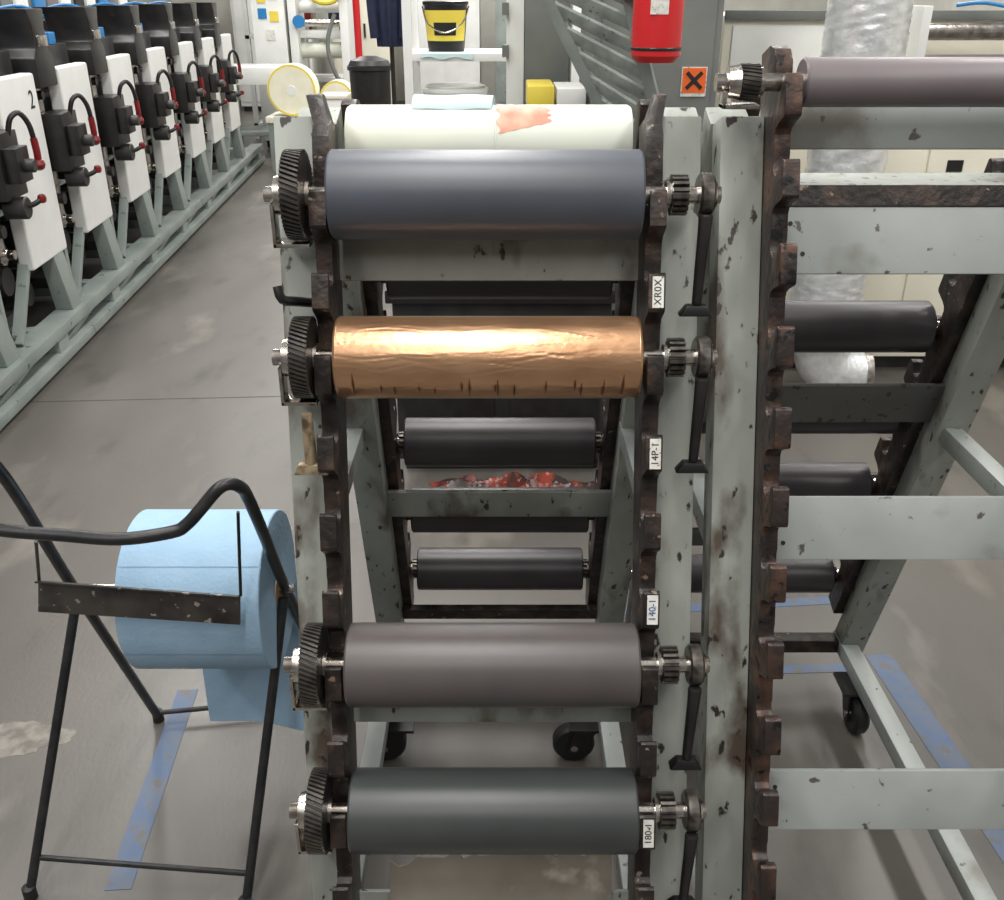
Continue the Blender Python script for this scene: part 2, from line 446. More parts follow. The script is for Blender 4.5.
def make_roller(label, loc, m, R=0.0625, L=0.434, gears=True, lever=True, brass=False, group=None, foil=False, dx=0.0, gl=0.0, gr=None):
    t = thing('print_roller', label, 'roller', loc, group, local=True)
    h = L / 2
    g0 = 0.2225                      # gear positions keyed to the rack, not to the sleeve
    gL = -g0 + gl
    gr = gr or R
    if foil:
        gb, cre = gold_sleeve(L, R)
        sl = gb.build('sleeve', m, t, angle=60)
        for cx, c_a, w, hw in cre:
            va = []
            for q in range(9):
                a = c_a + hw * 0.9 * (q / 4 - 1)
                ww = w * 0.55 * (1 - abs(q / 4 - 1) * 0.7)
                rr = R + 0.0005
                va.append([(cx - ww, -math.cos(a) * rr, math.sin(a) * rr), (cx + ww, -math.cos(a) * rr, math.sin(a) * rr)])
            B().grid(va).build('crease_mark', M['crease'], sl)  # dark colour laid along each dent of the foil
    else:
        B().lathe([(-h + dx, 0.02), (-h + dx, R - 0.003), (-h + 0.003 + dx, R), (h - 0.003 + dx, R), (h + dx, R - 0.003), (h + dx, 0.02)], n=72).build('sleeve', m, t)
    B().cyl((gL - 0.095, 0, 0), (g0 + 0.108, 0, 0), 0.0122, n=24).build('shaft', M['shaft'], t)
    if gears:
        B().gear(gL - 0.062, gL - 0.036, gr * 0.92, gr, 52 if gr > 0.04 else 26, 0.16).build('helical_gear', M['gear'], t, smooth=False)
        br = min(0.03, gr * 0.95)
        B().lathe([(gL - 0.079, 0.012), (gL - 0.079, br - 0.003), (gL - 0.063, br), (gL - 0.063, 0.012)], n=28).build('bearing', M['shaft'], t)
        B().lathe([(gL - 0.0355, 0.012), (gL - 0.0355, 0.02), (gL - 0.030, 0.02), (gL - 0.030, 0.012)], n=28).build('collar', M['shaft'], t)
        B().gear(g0 + 0.037, g0 + 0.060, 0.0215, 0.0285, 18, 0.0, 1).build('pinion_gear', M['worngear'], t, smooth=False)
        B().lathe([(g0 + 0.030, 0.012), (g0 + 0.030, 0.019), (g0 + 0.0365, 0.019), (g0 + 0.0365, 0.012)], n=28).build('collar', M['shaft'], t)
        B().lathe([(g0 + 0.076, 0.012), (g0 + 0.076, 0.027), (g0 + 0.079, 0.031), (g0 + 0.094, 0.031), (g0 + 0.097, 0.028), (g0 + 0.097, 0.012)], n=32).build('end_disc', M['worngear'], t)
        B().lathe([(g0 + 0.0975, 0.012), (g0 + 0.0975, 0.022), (g0 + 0.101, 0.02), (g0 + 0.101, 0.012)], n=28).build('collar', M['shaft'], t)
        b = B().box(gL - 0.086, gL - 0.034, -0.02, 0.02, -gr - 0.009, -gr - 0.003)
        b.box(gL - 0.086, gL - 0.081, -0.02, 0.01, -gr - 0.009, -0.01)
        b.build('gear_guard', M['shaft'], t, bev=0.001)
        if not lever and gr > 0.04:
            for q in (-1, 1):
                xa, xb = sorted((q * (h + 0.0005) + dx, q * (h + 0.014) + dx))
                B().gear(xa, xb, 0.019, 0.025, 14, 0.0, 1).build('end_gear', M['worngear'], t, smooth=False)
    if lever:
        x = g0 + 0.085
        b = B().tube([(x, -0.026, -0.022), (x - 0.001, -0.030, -0.05), (x - 0.003, -0.034, -0.10), (x - 0.004, -0.036, -0.15)], 0.0105, 14, 4, 0.0070)
        xf = x - 0.004
        b.hexa([(xf - 0.026, -0.047, -0.166), (xf + 0.024, -0.047, -0.166), (xf + 0.024, -0.025, -0.166), (xf - 0.026, -0.025, -0.166),
                (xf - 0.015, -0.044, -0.150), (xf + 0.014, -0.044, -0.150), (xf + 0.014, -0.028, -0.150), (xf - 0.015, -0.028, -0.150)])
        b.build('locking_handle', M['black'], t, bev=0.003)
    if brass:
        x = gL - 0.05
        b = B().tube([(x + 0.006, -0.05, -0.066), (x + 0.007, -0.054, -0.10), (x + 0.008, -0.057, -0.145)], 0.008, 12, 4, 0.0095)
        b.hexa([(x - 0.018, -0.068, -0.158), (x + 0.034, -0.068, -0.158), (x + 0.034, -0.048, -0.158), (x - 0.018, -0.048, -0.158),
                (x - 0.010, -0.066, -0.142), (x + 0.026, -0.066, -0.142), (x + 0.026, -0.050, -0.142), (x - 0.010, -0.050, -0.142)])
        b.build('hanging_handle', M['brass'], t, bev=0.002)
    return t

slot = lambda s, back=False, x=xm: RP(x, s, 0, back)
make_roller('slate blue-grey roller, uppermost front roller of the rack with the copper one', slot(0.0), M['r_blue'], L=0.438, dx=-0.003)
make_roller('shiny copper foil wrapped roller with wrinkled surface', slot(0.23), M['gold'], R=0.0595, foil=True, brass=True, gl=SHL*0.23 + 0.003)
make_roller('warm brownish-grey roller just above the lowest front roller', slot(0.69), M['r_warm'], dx=0.006, L=0.43, gl=SHL*0.69 + 0.002)
make_roller('dark greenish-grey roller, lowest on the front of the rack', slot(0.92), M['r_dark'], dx=0.007, L=0.43, gl=SHL*0.92 + 0.002)
bg_ = 'charcoal rollers on the rear sides of the racks'
for s, lb in ((0.23, 'charcoal roller high on the rear side, glimpsed below the slate roller'),
              (0.69, 'charcoal roller on the rear side seen just under the copper roller'),
              (0.92, 'charcoal roller behind the grey rear cross bar of the rack'),
              (1.15, 'charcoal roller lowest on the rear side above the floor rail')):
    make_roller(lb, slot(s, True, xm + BO), M['r_back'], R=0.055, L=0.424, lever=False, group=bg_, dx=0.001)
for s, lb, R in ((0.365, 'thick charcoal roller behind the right rack, highest of its rear rollers', 0.052),
              (0.595, 'charcoal roller of the right rack half hidden under its rear bar', 0.05),
              (0.825, 'dark roller of the right rack seen just above its middle front bar', 0.05),
              (1.17, 'dark roller of the right rack seen just below its middle front bar', 0.05)):
    make_roller(lb, slot(s, True, xr), M['r_back'], R=R, L=0.424, lever=False, group=bg_, dx=0.001)
make_roller('slim mauve-grey roller on the top hooks of the right rack', slot(-0.155, False, xr), M['r_top'], R=0.033, lever=False, gl=-0.022, dx=-0.003, gr=0.025)
# cream wrapped roll on the apex shelf
ct_ = thing('wrapped_roll', 'cream paper wrapped roll with a torn red patch lying on top of the rack', 'roll', (xm, YC + 0.005, 1.437 + 0.0552), None)
cx, cy, cz = xm, YC + 0.005, 1.4925
B().lathe([(-0.218, 0.02), (-0.218, 0.052), (-0.213, 0.055), (0.008, 0.055), (0.009, 0.0538), (0.011, 0.0538), (0.012, 0.055), (0.213, 0.055), (0.218, 0.052), (0.218, 0.02)], (cx, cy, cz), 'X', 56).build('paper_wrap', M['cream'], ct_)
g = []; n1, n2 = 12, 14
for i in range(n1 + 1):
    row = []
    for k in range(n2 + 1):
        sk_ = 1 - 0.55 * i / n1
        a = math.radians(20 + (18 * (i / n1)) + 75 * sk_ * k / n2)
        x = cx + 0.014 + 0.078 * i / n1 + 0.004 * math.sin(k * 1.3) * (1 if i in (0, n1) else 0)
        r = 0.0556 + 0.0006 * math.sin(i * 2 + k)
        row.append((x, cy - math.cos(a) * r, cz + math.sin(a) * r))
    g.append(row)
B().grid(g).build('torn_patch', M['redfilm'], ct_, label='torn red film patch')
# pale blue sheet lying over the back of the cream roll
g = []; n1, n2 = 26, 22
for i in range(n1 + 1):
    row = []
    f = i / n1
    for k in range(n2 + 1):
        q = k / n2
        a = math.radians(66 + 70 * q)
        x = cx - 0.118 + 0.122 * f + 0.008 * q
        r = 0.0562 + 0.013 * math.sin(PI * min(1, q * 1.15)) ** 0.8 + 0.0008 * math.sin(f * 9 + q * 4)
        row.append((x, cy - math.cos(a) * r, cz + math.sin(a) * r))
    g.append(row)
tag(B().grid(g).build('paper_sheet', M['palecloth']), 'pale blue sheet lying over the back of the cream wrapped roll', 'sheet')

# ------------------------------------------------------------------ paper roll stand
stand = thing('paper_roll_stand', 'black tubular floor stand holding the blue paper roll', 'stand', (-0.7, 1.65, 0))
jr = Vector((-0.440, 1.62, 0.613)); jl = Vector((-0.858, 1.62, 0.613))
fr = Vector((-0.44, 1.99, 0.014)); fl_ = FL(158, 716, 0.014)
path = [fr, jr, W(262, 530, 1.47), W(247, 496, 1.41), W(240, 487, 1.385), W(229, 484, 1.372), W(217, 490, 1.363), W(200, 510, 1.352), W(187, 524, 1.345), W(172, 532, 1.34), W(120, 539, 1.335),
        W(60, 535, 1.335), W(0, 530, 1.335), W(-45, 520, 1.335), W(-62, 490, 1.345), W(-52, 458, 1.36), W(-30, 447, 1.385), W(-8, 462, 1.42), W(20, 500, 1.47), jl - Vector((0.012, 0, 0)), fl_]
B().tube(path, 0.0108, 14, 6).build('bent_tube_frame', M['handle'], stand)
f1 = FL(30, 893, 0.013); f2 = FL(246, 905, 0.013)
B().tube([f1, jl + Vector((0.0, -0.02, -0.01))], 0.0098, 12).build('front_leg', M['handle'], stand)
B().tube([f2, jr + Vector((0.0, -0.02, -0.01))], 0.0098, 12).build('front_leg', M['handle'], stand)
for f in (f1, f2, Vector(fr), fl_):
    B().lathe([(0.0, 0.014), (0.03, 0.0135), (0.032, 0.0105)], (f.x, f.y, 0.0), 'Z', 16).build('foot_cap', M['wheel'], stand)
j1 = f1.lerp(jl, 0.12); j2 = f2.lerp(jr, 0.10)
B().tube([j1, j2], 0.0062, 10).build('rung', M['handle'], stand)
k1 = fl_.lerp(jl, 0.03); k2 = Vector(fr).lerp(jr, 0.03)
B().tube([k1, k2], 0.0062, 10).build('rung', M['handle'], stand)
B().tube([jl - Vector((0.02, 0, 0)), jr + Vector((0.018, 0, 0))], 0.0095, 16).build('spindle', M['shaft'], stand, label='bright steel spindle')
ca0, ca1, cb0, cb1 = W(38, 582, 1.435), W(38, 612, 1.425), W(240, 597, 1.435), W(240, 625, 1.425)
tk = Vector((0, 0.005, 0))
b = B().hexa([ca1, cb1, cb1 + tk, ca1 + tk, ca0, cb0, cb0 + tk, ca0 + tk])
u = Vector((0, -0.012, 0.005))
l4 = Vector((0, 0, 0.004))
b.hexa([ca0, cb0, cb0 + l4, ca0 + l4, ca0 + u, cb0 + u, cb0 + u + l4, ca0 + u + l4])
b.build('tear_bar', M['worn'], stand, bev=0.001)
B().tube([ca0 + tk, W(36, 541, 1.36)], 0.003, 8).build('hanger_rod', M['handle'], stand)
B().tube([cb0 + tk, W(238, 512, 1.40)], 0.003, 8).build('hanger_rod', M['handle'], stand)

XL, XR_ = -0.724, -0.4535
roll = thing('paper_towel_roll', 'light blue industrial paper roll on the black stand', 'paper roll', (-0.58, 1.62, 0.613))
R = 0.16
B().lathe([(XL, 0.03), (XL, R - 0.002), (XL + 0.002, R), (XR_ - 0.002, R), (XR_, R - 0.002), (XR_, 0.03)], (0, 1.62, 0.613), 'X', 80).build('paper', M['blue'], roll)
B().lathe([(XL - 0.002, 0.0095), (XL - 0.002, 0.032), (XR_ + 0.002, 0.032), (XR_ + 0.002, 0.0095)], (0, 1.62, 0.613), 'X', 28).build('core', M['card'], roll)
for adeg in (48, -18):
    a = math.radians(adeg); d_ = 0.006
    va = [[(XL + 0.004 + (XR_ - XL - 0.008) * i / 30, 1.62 - math.cos(a + q) * (R + 0.0006), 0.613 + math.sin(a + q) * (R + 0.0006)) for q in (-d_, d_)] for i in range(31)]
    B().grid(va).build('perforation', M['perf'], roll)
g = []
for k in range(25):
    row = []
    for i in range(13):
        f = i / 12; x = -0.70 + 0.245 * f
        if k < 8:
            a = math.radians(40 - 40 * k / 7); y = 1.62 + math.cos(a) * (R + 0.002); z = 0.613 + math.sin(a) * (R + 0.002)
        else:
            q = (k - 7) / 17
            z = 0.613 - q * (0.44 + 0.03 * f); y = 1.62 + (R + 0.002) - 0.05 * q + 0.008 * math.sin(q * 5 + f * 6) * q
            x += 0.02 * q * (1 - f)
        row.append((x, y, z))
    g.append(row)
B().grid(g).build('hanging_sheet', M['blue'], roll)

# ------------------------------------------------------------------ press row on the left
PHI = math.atan2(0.53, 7.4)
A0 = Vector((-2.2, 3.8, 0))
du = Vector((-math.sin(PHI), math.cos(PHI), 0))
def make_unit():
    t = thing('printing_unit', '', 'printing unit', (0,0,0), 'printing units in the press row', local=True)
    B().box(-0.07, 0.0, -0.22, 0.25, 0.50, 1.36).build('white_panel', M['white'], t, bev=0.015, seg=3)
    B().box(-1.05, -0.42, -0.42, 0.28, 0.62, 1.22).build('body', M['char'], t, bev=0.01)
    # rollers that show end-on in the gap between panels
    for y, z, r, mk in ((-0.36, 0.72, 0.065, 'char'), (-0.30, 0.60, 0.05, 'shaft'), (-0.38, 1.24, 0.05, 'char'), (-0.27, 1.24, 0.04, 'r_top')):
        B().lathe([(-0.41, 0.02), (-0.41, r), (-0.09, r), (-0.09, r * 0.8), (-0.07, r * 0.45), (-0.04, r * 0.45)], (0, y, z), 'X', 24).build('ink_roller', M[mk], t)
    B().box(-0.40, -0.06, -0.44, -0.24, 0.78, 0.80).build('drip_tray', M['pressgrey'], t, bev=0.004)
    prof = [(-0.50, 1.28), (-0.25, 1.28), (-0.25, 1.42), (-0.30, 1.46), (-0.30, 1.56), (-0.27, 1.64), (-0.50, 1.64), (-0.46, 1.56), (-0.46, 1.46), (-0.50, 1.42)]
    B().prism(prof, lambda y, z: Vector((-0.24, y, z)), lambda y, z: Vector((0.0, y, z))).build('head_box', M['black'], t, bev=0.008)
    B().box(-0.002, 0.012, -0.44, -0.32, 1.47, 1.52).build('head_plate', M['shaft'], t, bev=0.003)
    B().box(-0.10, -0.06, -0.42, -0.34, 0.62, 1.30).build('slide_post', M['shaft'], t, bev=0.004)
    m_ = B().box(-0.05, 0.07, -0.50, -0.27, 0.88, 1.16)
    m_.box(0.07, 0.13, -0.47, -0.33, 0.95, 1.10)
    m_.build('ink_mechanism', M['black'], t, bev=0.006)
    B().lathe([(0.02, 0.05), (0.11, 0.05), (0.115, 0.045)], (0, -0.42, 0.84), 'X', 20).build('handwheel', M['char'], t)
    B().lathe([(0.12, 0.03), (0.17, 0.03), (0.175, 0.026)], (0, -0.40, 1.02), 'X', 18).build('adjusting_knob', M['char'], t)
    B().cyl((0.07, -0.31, 1.05), (0.11, -0.31, 1.05), 0.02).build('bolt', M['shaft'], t)
    lv = B().tube([(0.06, -0.34, 1.14), (0.08, -0.33, 1.21), (0.11, -0.30, 1.23), (0.135, -0.28, 1.18), (0.142, -0.272, 1.10)], 0.012, 10, 4).build('lever', M['black'], t)
    B().tube([(0.141, -0.274, 1.12), (0.143, -0.271, 1.06), (0.14, -0.268, 1.02)], 0.016, 12, 3).build('red_grip', M['red'], lv)
    B().lathe([(-0.026, 0.01), (-0.018, 0.022), (0.0, 0.028), (0.018, 0.022), (0.026, 0.01)], (0.14, -0.268, 1.005), 'Z', 18).build('red_ball', M['red'], lv)
    lv2 = B().tube([(0.08, -0.42, 0.84), (0.13, -0.40, 0.85), (0.155, -0.37, 0.865)], 0.012, 10, 3).build('lever', M['black'], t)
    B().lathe([(-0.02, 0.008), (-0.015, 0.016), (0.0, 0.02), (0.015, 0.016), (0.02, 0.008)], (0.16, -0.365, 0.87), 'Z', 18).build('red_knob', M['red'], lv2)
    # open lower framework: raking legs both ways, thin upright, dark rollers behind
    B().hexa([(-0.08,0.13,0.2),(0.01,0.13,0.2),(0.01,0.28,0.2),(-0.08,0.28,0.2),(-0.08,0.02,0.62),(-0.01,0.02,0.62),(-0.01,0.15,0.62),(-0.08,0.15,0.62)]).build('raking_leg', M['pressgrey'], t, bev=0.006)
    B().box(-0.085, -0.02, 0.255, 0.295, 0.2, 1.30).build('side_post', M['pressgrey'], t, bev=0.006)
    B().bar((-0.05, -0.46, 0.21), (-0.05, -0.16, 0.58), 0.05, 0.035, (1, 0, 0)).build('brace', M['pressgrey'], t, bev=0.004)
    for y in (-0.38, 0.24): B().box(-0.99, -0.91, y - 0.04, y + 0.04, 0.2, 0.64).build('rear_post', M['pressgrey'], t, bev=0.004)
    for y, z, r in ((-0.25, 0.46, 0.07), (0.02, 0.50, 0.05), (-0.05, 0.34, 0.06)):
        B().cyl((-0.95, y, z), (-0.12, y, z), r).build('lower_roller', M['char'] if r > 0.055 else M['shaft'], t)
    B().box(-0.6, -0.14, -0.40, -0.2, 0.24, 0.30).build('ink_tray', M['char'], t, bev=0.006)
    B().box(-0.88, -0.30, -0.42, 0.22, 0.22, 0.60).build('drive_box', M['char'], t, bev=0.01)
    for y, z, r in ((-0.15, 1.38, 0.025), (0.1, 1.36, 0.035), (0.22, 1.41, 0.02), (-0.18, 1.29, 0.05), (0.0, 1.27, 0.06), (0.2, 1.27, 0.05)):
        B().cyl((-1.15, y, z), (-0.10, y, z), r).build('web_roller', M['shaft'] if z > 1.33 else M['char'], t)
    B().cyl((-1.15, 0.0, 1.45), (-0.10, 0.0, 1.45), 0.014).build('red_rod', M['red'], t)
    for x in (-1.15, -0.12):
        B().box(x - 0.025, x + 0.025, -0.22, 0.26, 1.22, 1.46).build('roller_bracket', M['char'], t, bev=0.01)
    B().box(-0.20, -0.10, 0.02, 0.12, 1.46, 1.52).build('valve_block', M['bluep'], t, bev=0.006)
    B().tube([(-0.12, 0.07, 1.50), (-0.25, 0.02, 1.60), (-0.45, -0.05, 1.54), (-0.7, -0.1, 1.44)], 0.012, 8, 4).build('air_hose', M['char'], t)
    B().tube([(-0.4, 0.15, 1.42), (-0.45, 0.12, 1.58), (-0.6, 0.05, 1.64), (-0.8, -0.1, 1.56), (-0.85, -0.15, 1.42)], 0.010, 8, 4).build('blue_air_line', M['bluep'], t)
    # rear head of the same unit
    B().prism([(y + 0.05, z - 0.02) for y, z in prof], lambda y, z: Vector((-1.10, y, z)), lambda y, z: Vector((-0.86, y, z))).build('rear_head_box', M['black'], t, bev=0.008)
    return t
us = [0.30, 1.17, 1.98, 2.85, 3.75, 4.68, 5.52, 6.36]
ulab = ['white printing unit cut by the left frame edge, nearest in the press row', 'white printing unit numbered 2 in the press row', 'printing unit just beyond the one numbered 2',
        'fourth printing unit along the press row', 'fifth printing unit along the press row', 'sixth printing unit along the press row', 'seventh small printing unit along the press row', 'farthest small printing unit at the end of the press row']
proto = make_unit()
copies = [proto] + [copy_tree(proto) for _ in us[1:]]
for o, u_, lb in zip(copies, us, ulab):
    o.location = A0 + du * (u_ - 0.25); o.rotation_euler = (0, 0, PHI); o['label'] = lb
num = text('2', 0.12, frame((0.002, 0.16, 1.24), (0, 1, 0), (0, 0, 1)), M['ink'], copies[1], name='number')
base = thing('press_base_frame', 'long grey-green base frame running under the press row', 'machine frame', A0, None, local=True)
base.rotation_euler = (0, 0, PHI)
B().box(-0.09, 0.04, -2.2, 7.3, 0.14, 0.2).build('front_beam', M['pressgrey'], base, bev=0.006)
B().box(-0.06, 0.05, -2.2, 7.3, 0.02, 0.07).build('lower_rail', M['pressgrey'], base, bev=0.006)
B().box(-1.0, -0.90, -2.2, 7.3, 0.05, 0.2).build('rear_beam', M['pressgrey'], base, bev=0.006)
for i in range(11):
    y = -1.9 + i * 0.9
    B().box(-0.07, 0.03, y - 0.07, y + 0.07, 0.0, 0.14).build('foot', M['pressgrey'], base, bev=0.006)
    B().box(-0.92, -0.07, y - 0.04, y + 0.04, 0.10, 0.18).build('cross_member', M['pressgrey'], base, bev=0.004)
    B().bar((-0.02, y + 0.08, 0.06), (-0.02, min(y + 0.82, 7.28), 0.15), 0.03, 0.03, (1, 0, 0)).build('diagonal_brace', M['pressgrey'], base)
# white tray at the far end of the press
e = A0 + du * 7.75
t = thing('delivery_table', 'small white delivery table at the far end of the press row', 'table', e, None, local=True); t.rotation_euler = (0, 0, PHI)
B().box(-0.4, 0.30, -0.3, 0.4, 0.80, 0.98).build('top', M['white'], t, bev=0.01)
B().box(-0.36, 0.26, -0.25, 0.35, 0.25, 0.30).build('lower_shelf', M['pressgrey'], t, bev=0.004)
for x in (-0.35, 0.24):
    for y in (-0.25, 0.35): B().box(x - 0.03, x + 0.03, y - 0.03, y + 0.03, 0, 0.80).build('leg', M['pressgrey'], t)

# dark bank added behind the press to darken the background
t = thing('dark_backdrop_bank', 'added dark backdrop of cabinets behind the press row', 'cabinet', (-4.6, 7.5, 0))
for i in range(7):
    y = 2.6 + i * 1.5
    B().box(-5.0, -4.1, y, y + 1.46, 0.05, 2.3 + 0.12 * (i % 3)).build('cabinet_body', M['char'] if i % 2 else M['grey'], t, bev=0.01)
    B().box(-4.1, -4.08, y + 0.1, y + 1.36, 0.2, 1.40).build('cabinet_door', M['char'], t, bev=0.004)
    for q, mk in ((0.2, 'white'), (0.55, 'bluep'), (0.8, 'r_top'), (1.1, 'white')):
        B().box(-4.1, -4.07, y + q, y + q + 0.22, 1.46 + 0.04 * (i % 2), 1.62 + 0.05 * (i % 3)).build('control_panel', M[mk], t, bev=0.004)
B().box(-5.0, -4.1, 2.6, 13.0, 0.0, 0.05).build('plinth', M['black'], t)

# ------------------------------------------------------------------ background, centre and right
# grey cabinet with sign
t = thing('grey_cabinet', 'tall cement-grey cabinet behind the racks bearing the orange sign', 'cabinet', (0.6, 4.4, 0))
B().box(0.36, 0.86, 4.05, 4.75, 0.06, 2.2).build('body', M['grey'], t, bev=0.01)
B().box(0.39, 0.83, 4.035, 4.05, 0.12, 2.12).build('door', M['grey'], t, bev=0.004)
B().box(0.36, 0.86, 4.07, 4.75, 0.0, 0.06).build('plinth', M['char'], t)
B().cyl((0.80, 4.02, 1.05), (0.80, 4.035, 1.05), 0.02).build('handle', M['shaft'], t)
# low cabinet with yellow top panels
t = thing('yellow_topped_cabinet', 'low grey cabinet with yellow and white top panels beside the stair', 'cabinet', (0.22, 4.3, 0))
B().box(0.105, 0.345, 4.12, 4.5, 0.05, 1.27).build('body', M['grey'], t, bev=0.01)
B().box(0.12, 0.33, 4.15, 4.47, 0.0, 0.05).build('plinth', M['char'], t)
B().box(0.105, 0.215, 4.14, 4.48, 1.27, 1.365).build('yellow_panel', M['yellow'], t, bev=0.006)
B().box(0.225, 0.345, 4.14, 4.48, 1.27, 1.355).build('white_panel', M['white'], t, bev=0.006)
p = W(694, 80.5, 4.03)
sg = thing('hazard_sign', 'small orange hazard sign with black cross on the grey cabinet', 'sign', (p.x, 4.034, p.z - 0.055))
w = 0.046
B().box(p.x - w - 0.004, p.x + w + 0.004, 4.030, 4.0345, p.z - w - 0.014, p.z + w + 0.004).build('plate', M['sticker'], sg)
B().box(p.x - w, p.x + w, 4.028, 4.030, p.z - w, p.z + w).build('orange_field', M['orange'], sg)
b = B()
b.bar((p.x - 0.03, 4.027, p.z - 0.03), (p.x + 0.03, 4.027, p.z + 0.03), 0.015, 0.002, (1, 0, -1))
b.bar((p.x + 0.03, 4.0265, p.z - 0.03), (p.x - 0.03, 4.0265, p.z + 0.03), 0.015, 0.002, (1, 0, 1))
b.build('black_cross', M['ink'], sg)

# louvred stair: two raking stringers with slanting slats between
t = thing('louvred_stair', 'steep grey-green stair with slanting slatted treads climbing left', 'stairs', (0.7, 3.5, 0))
a0, a1 = W(542, -14, 3.65), W(602, 108, 3.65)
b0, b1 = W(626, -14, 3.45), W(655, 106, 3.45)
def ln(p, q, z):
    f = (z - p.z) / (q.z - p.z); return p + (q - p) * f
for p_, q_ in ((a0, a1), (b0, b1)):
    B().bar(ln(p_, q_, 0.0), ln(p_, q_, 2.5), 0.045, 0.04, (0.3, 1, 0)).build('stringer', M['greygreen'], t, bev=0.004)
z = 0.05
while z < 2.25:
    pa = ln(a0, a1, z + 0.13); pb = ln(b0, b1, z)
    B().bar(pa, pb, 0.047, 0.014, (-0.25, -0.45, 1)).build('slat', M['slat'], t, bev=0.002)
    z += 0.078
# extinguisher hung on the stair stringer
p = W(655, 62, 3.28)
R = 0.079
fe = thing('fire_extinguisher', 'red fire extinguisher hanging on the stair side by the hazard sign', 'fire extinguisher', (p.x, 3.28, p.z))
B().lathe([(0.0, R * 0.8), (0.02, R), (0.40, R), (0.45, R * 0.75), (0.48, 0.03), (0.52, 0.028)], (p.x, 3.28, p.z), 'Z', 40).build('cylinder', M['redpaint'], fe)
B().lathe([(0.035, R + 0.0005), (0.037, R + 0.002), (0.043, R + 0.002), (0.045, R + 0.0005)], (p.x, 3.28, p.z), 'Z', 40).build('band', M['black'], fe)
B().box(p.x - 0.035, p.x + 0.02, 3.28 - R - 0.001, 3.28 - R + 0.012, p.z + 0.14, p.z + 0.24).build('instruction_label', M['sticker'], fe)
B().box(p.x - 0.02, p.x + 0.02, 3.24, 3.32, p.z + 0.52, p.z + 0.56).build('valve', M['black'], fe, bev=0.005)
B().tube([(p.x, 3.23, p.z + 0.54), (p.x + 0.08, 3.22, p.z + 0.5), (p.x + 0.09, 3.25, p.z + 0.4), (p.x + 0.09, 3.27, p.z + 0.3)], 0.01, 8, 4).build('hose', M['black'], fe)
B().box(p.x - 0.12, p.x + 0.02, 3.28 + R - 0.004, 3.44, p.z + 0.2, p.z + 0.26).build('wall_bracket', M['steel'], fe)
# steel column
t = thing('steel_column', 'grey steel column with pale edge left of the stair', 'column', (0.1, 4.7, 0))
B().box(0.10, 0.30, 4.60, 4.64, 0.012, 3.2).box(0.10, 0.30, 4.78, 4.82, 0.012, 3.2).box(0.19, 0.21, 4.64, 4.78, 0.012, 3.2).build('beam', M['grey'], t, bev=0.003)
B().box(0.02, 0.098, 4.60, 4.82, 0.012, 3.2).build('pale_casing', M['white'], t, bev=0.004)
B().box(-0.02, 0.34, 4.55, 4.88, 0.0, 0.012).build('base_plate', M['steel'], t)
for z in (1.45, 1.62): B().box(0.0, 0.03, 4.57, 4.61, z, z + 0.05).build('cable_clip', M['grey'], t)
# cream machine
t = thing('cream_machine', 'long cream machine cabinet behind the right rack', 'machine', (2.2, 4.9, 0))
B().box(0.98, 3.9, 4.45, 5.5, 0.08, 1.30).build('body', M['beige'], t, bev=0.015)
B().box(0.98, 3.9, 4.6, 5.5, 1.30, 1.62).build('upper_body', M['beige'], t, bev=0.015)
B().box(1.02, 3.86, 4.52, 5.45, 0.0, 0.08).build('plinth', M['char'], t)
for x0, x1 in ((1.03, 1.9), (1.93, 2.8), (2.83, 3.84)):
    B().box(x0, x1, 4.435, 4.45, 0.14, 1.24).build('door_panel', M['beige'], t, bev=0.004)
p = W(955, 166, 4.43)
B().box(p.x - 0.035, p.x + 0.035, 4.428, 4.436, p.z - 0.025, p.z + 0.025).build('slot', M['ink'], t)
for y, z, r in ((4.40, 1.56, 0.035), (4.42, 1.44, 0.03)):
    B().cyl((1.78, y, z), (3.8, y, z), r).build('guide_roller', M['shaft'] if z > 1.5 else M['r_top'], t)
for x in (1.76, 3.82):
    B().box(x - 0.02, x + 0.02, 4.32, 4.62, 1.36, 1.66).build('bracket', M['white'], t, bev=0.005)
B().box(1.02, 1.5, 4.585, 4.60, 1.36, 1.58).build('hatch', M['white'], t, bev=0.004)
B().box(0.98, 3.9, 4.57, 4.60, 1.60, 1.64).build('top_trim', M['grey'], t, bev=0.004)
B().tube([(1.95, 4.5, 1.66), (2.05, 4.45, 1.67), (2.2, 4.4, 1.64), (2.4, 4.42, 1.60)], 0.008, 8, 4).build('blue_hose', M['bluep'], t)
# duct
dx = W(866, 60, 4.05).x
d_ = thing('foil_duct', 'crinkled silver foil duct rising in front of the cream machine', 'duct', (dx, 4.1, 0))
rs = []
z = 0.30; k = 0
while z < 3.2:
    ph = random.uniform(0, 6)
    rs.append([Vector((dx + math.cos(2*PI*i/48) * rr, 4.1 + math.sin(2*PI*i/48) * rr, z)) for i in range(48) for rr in (0.158 + (0.0022 if k % 2 else 0) + 0.002 * math.sin(i * 0.8 + ph) + random.uniform(-0.0008, 0.0008),)])
    z += 0.011; k += 1
B().rings(rs).build('flexible_pipe', M['foil'], d_, angle=60)
B().tube([(dx, 4.1, 0.34), (dx + 0.01, 4.1, 0.24), (dx + 0.07, 4.1, 0.15), (dx + 0.22, 4.1, 0.13)], 0.12, 30, 5).build('elbow', M['foil'], d_)
B().lathe([(0.20, 0.11), (0.20, 0.128), (0.23, 0.128), (0.23, 0.11)], (dx, 4.1, 0.13), 'X', 32).build('collar', M['shaft'], d_)

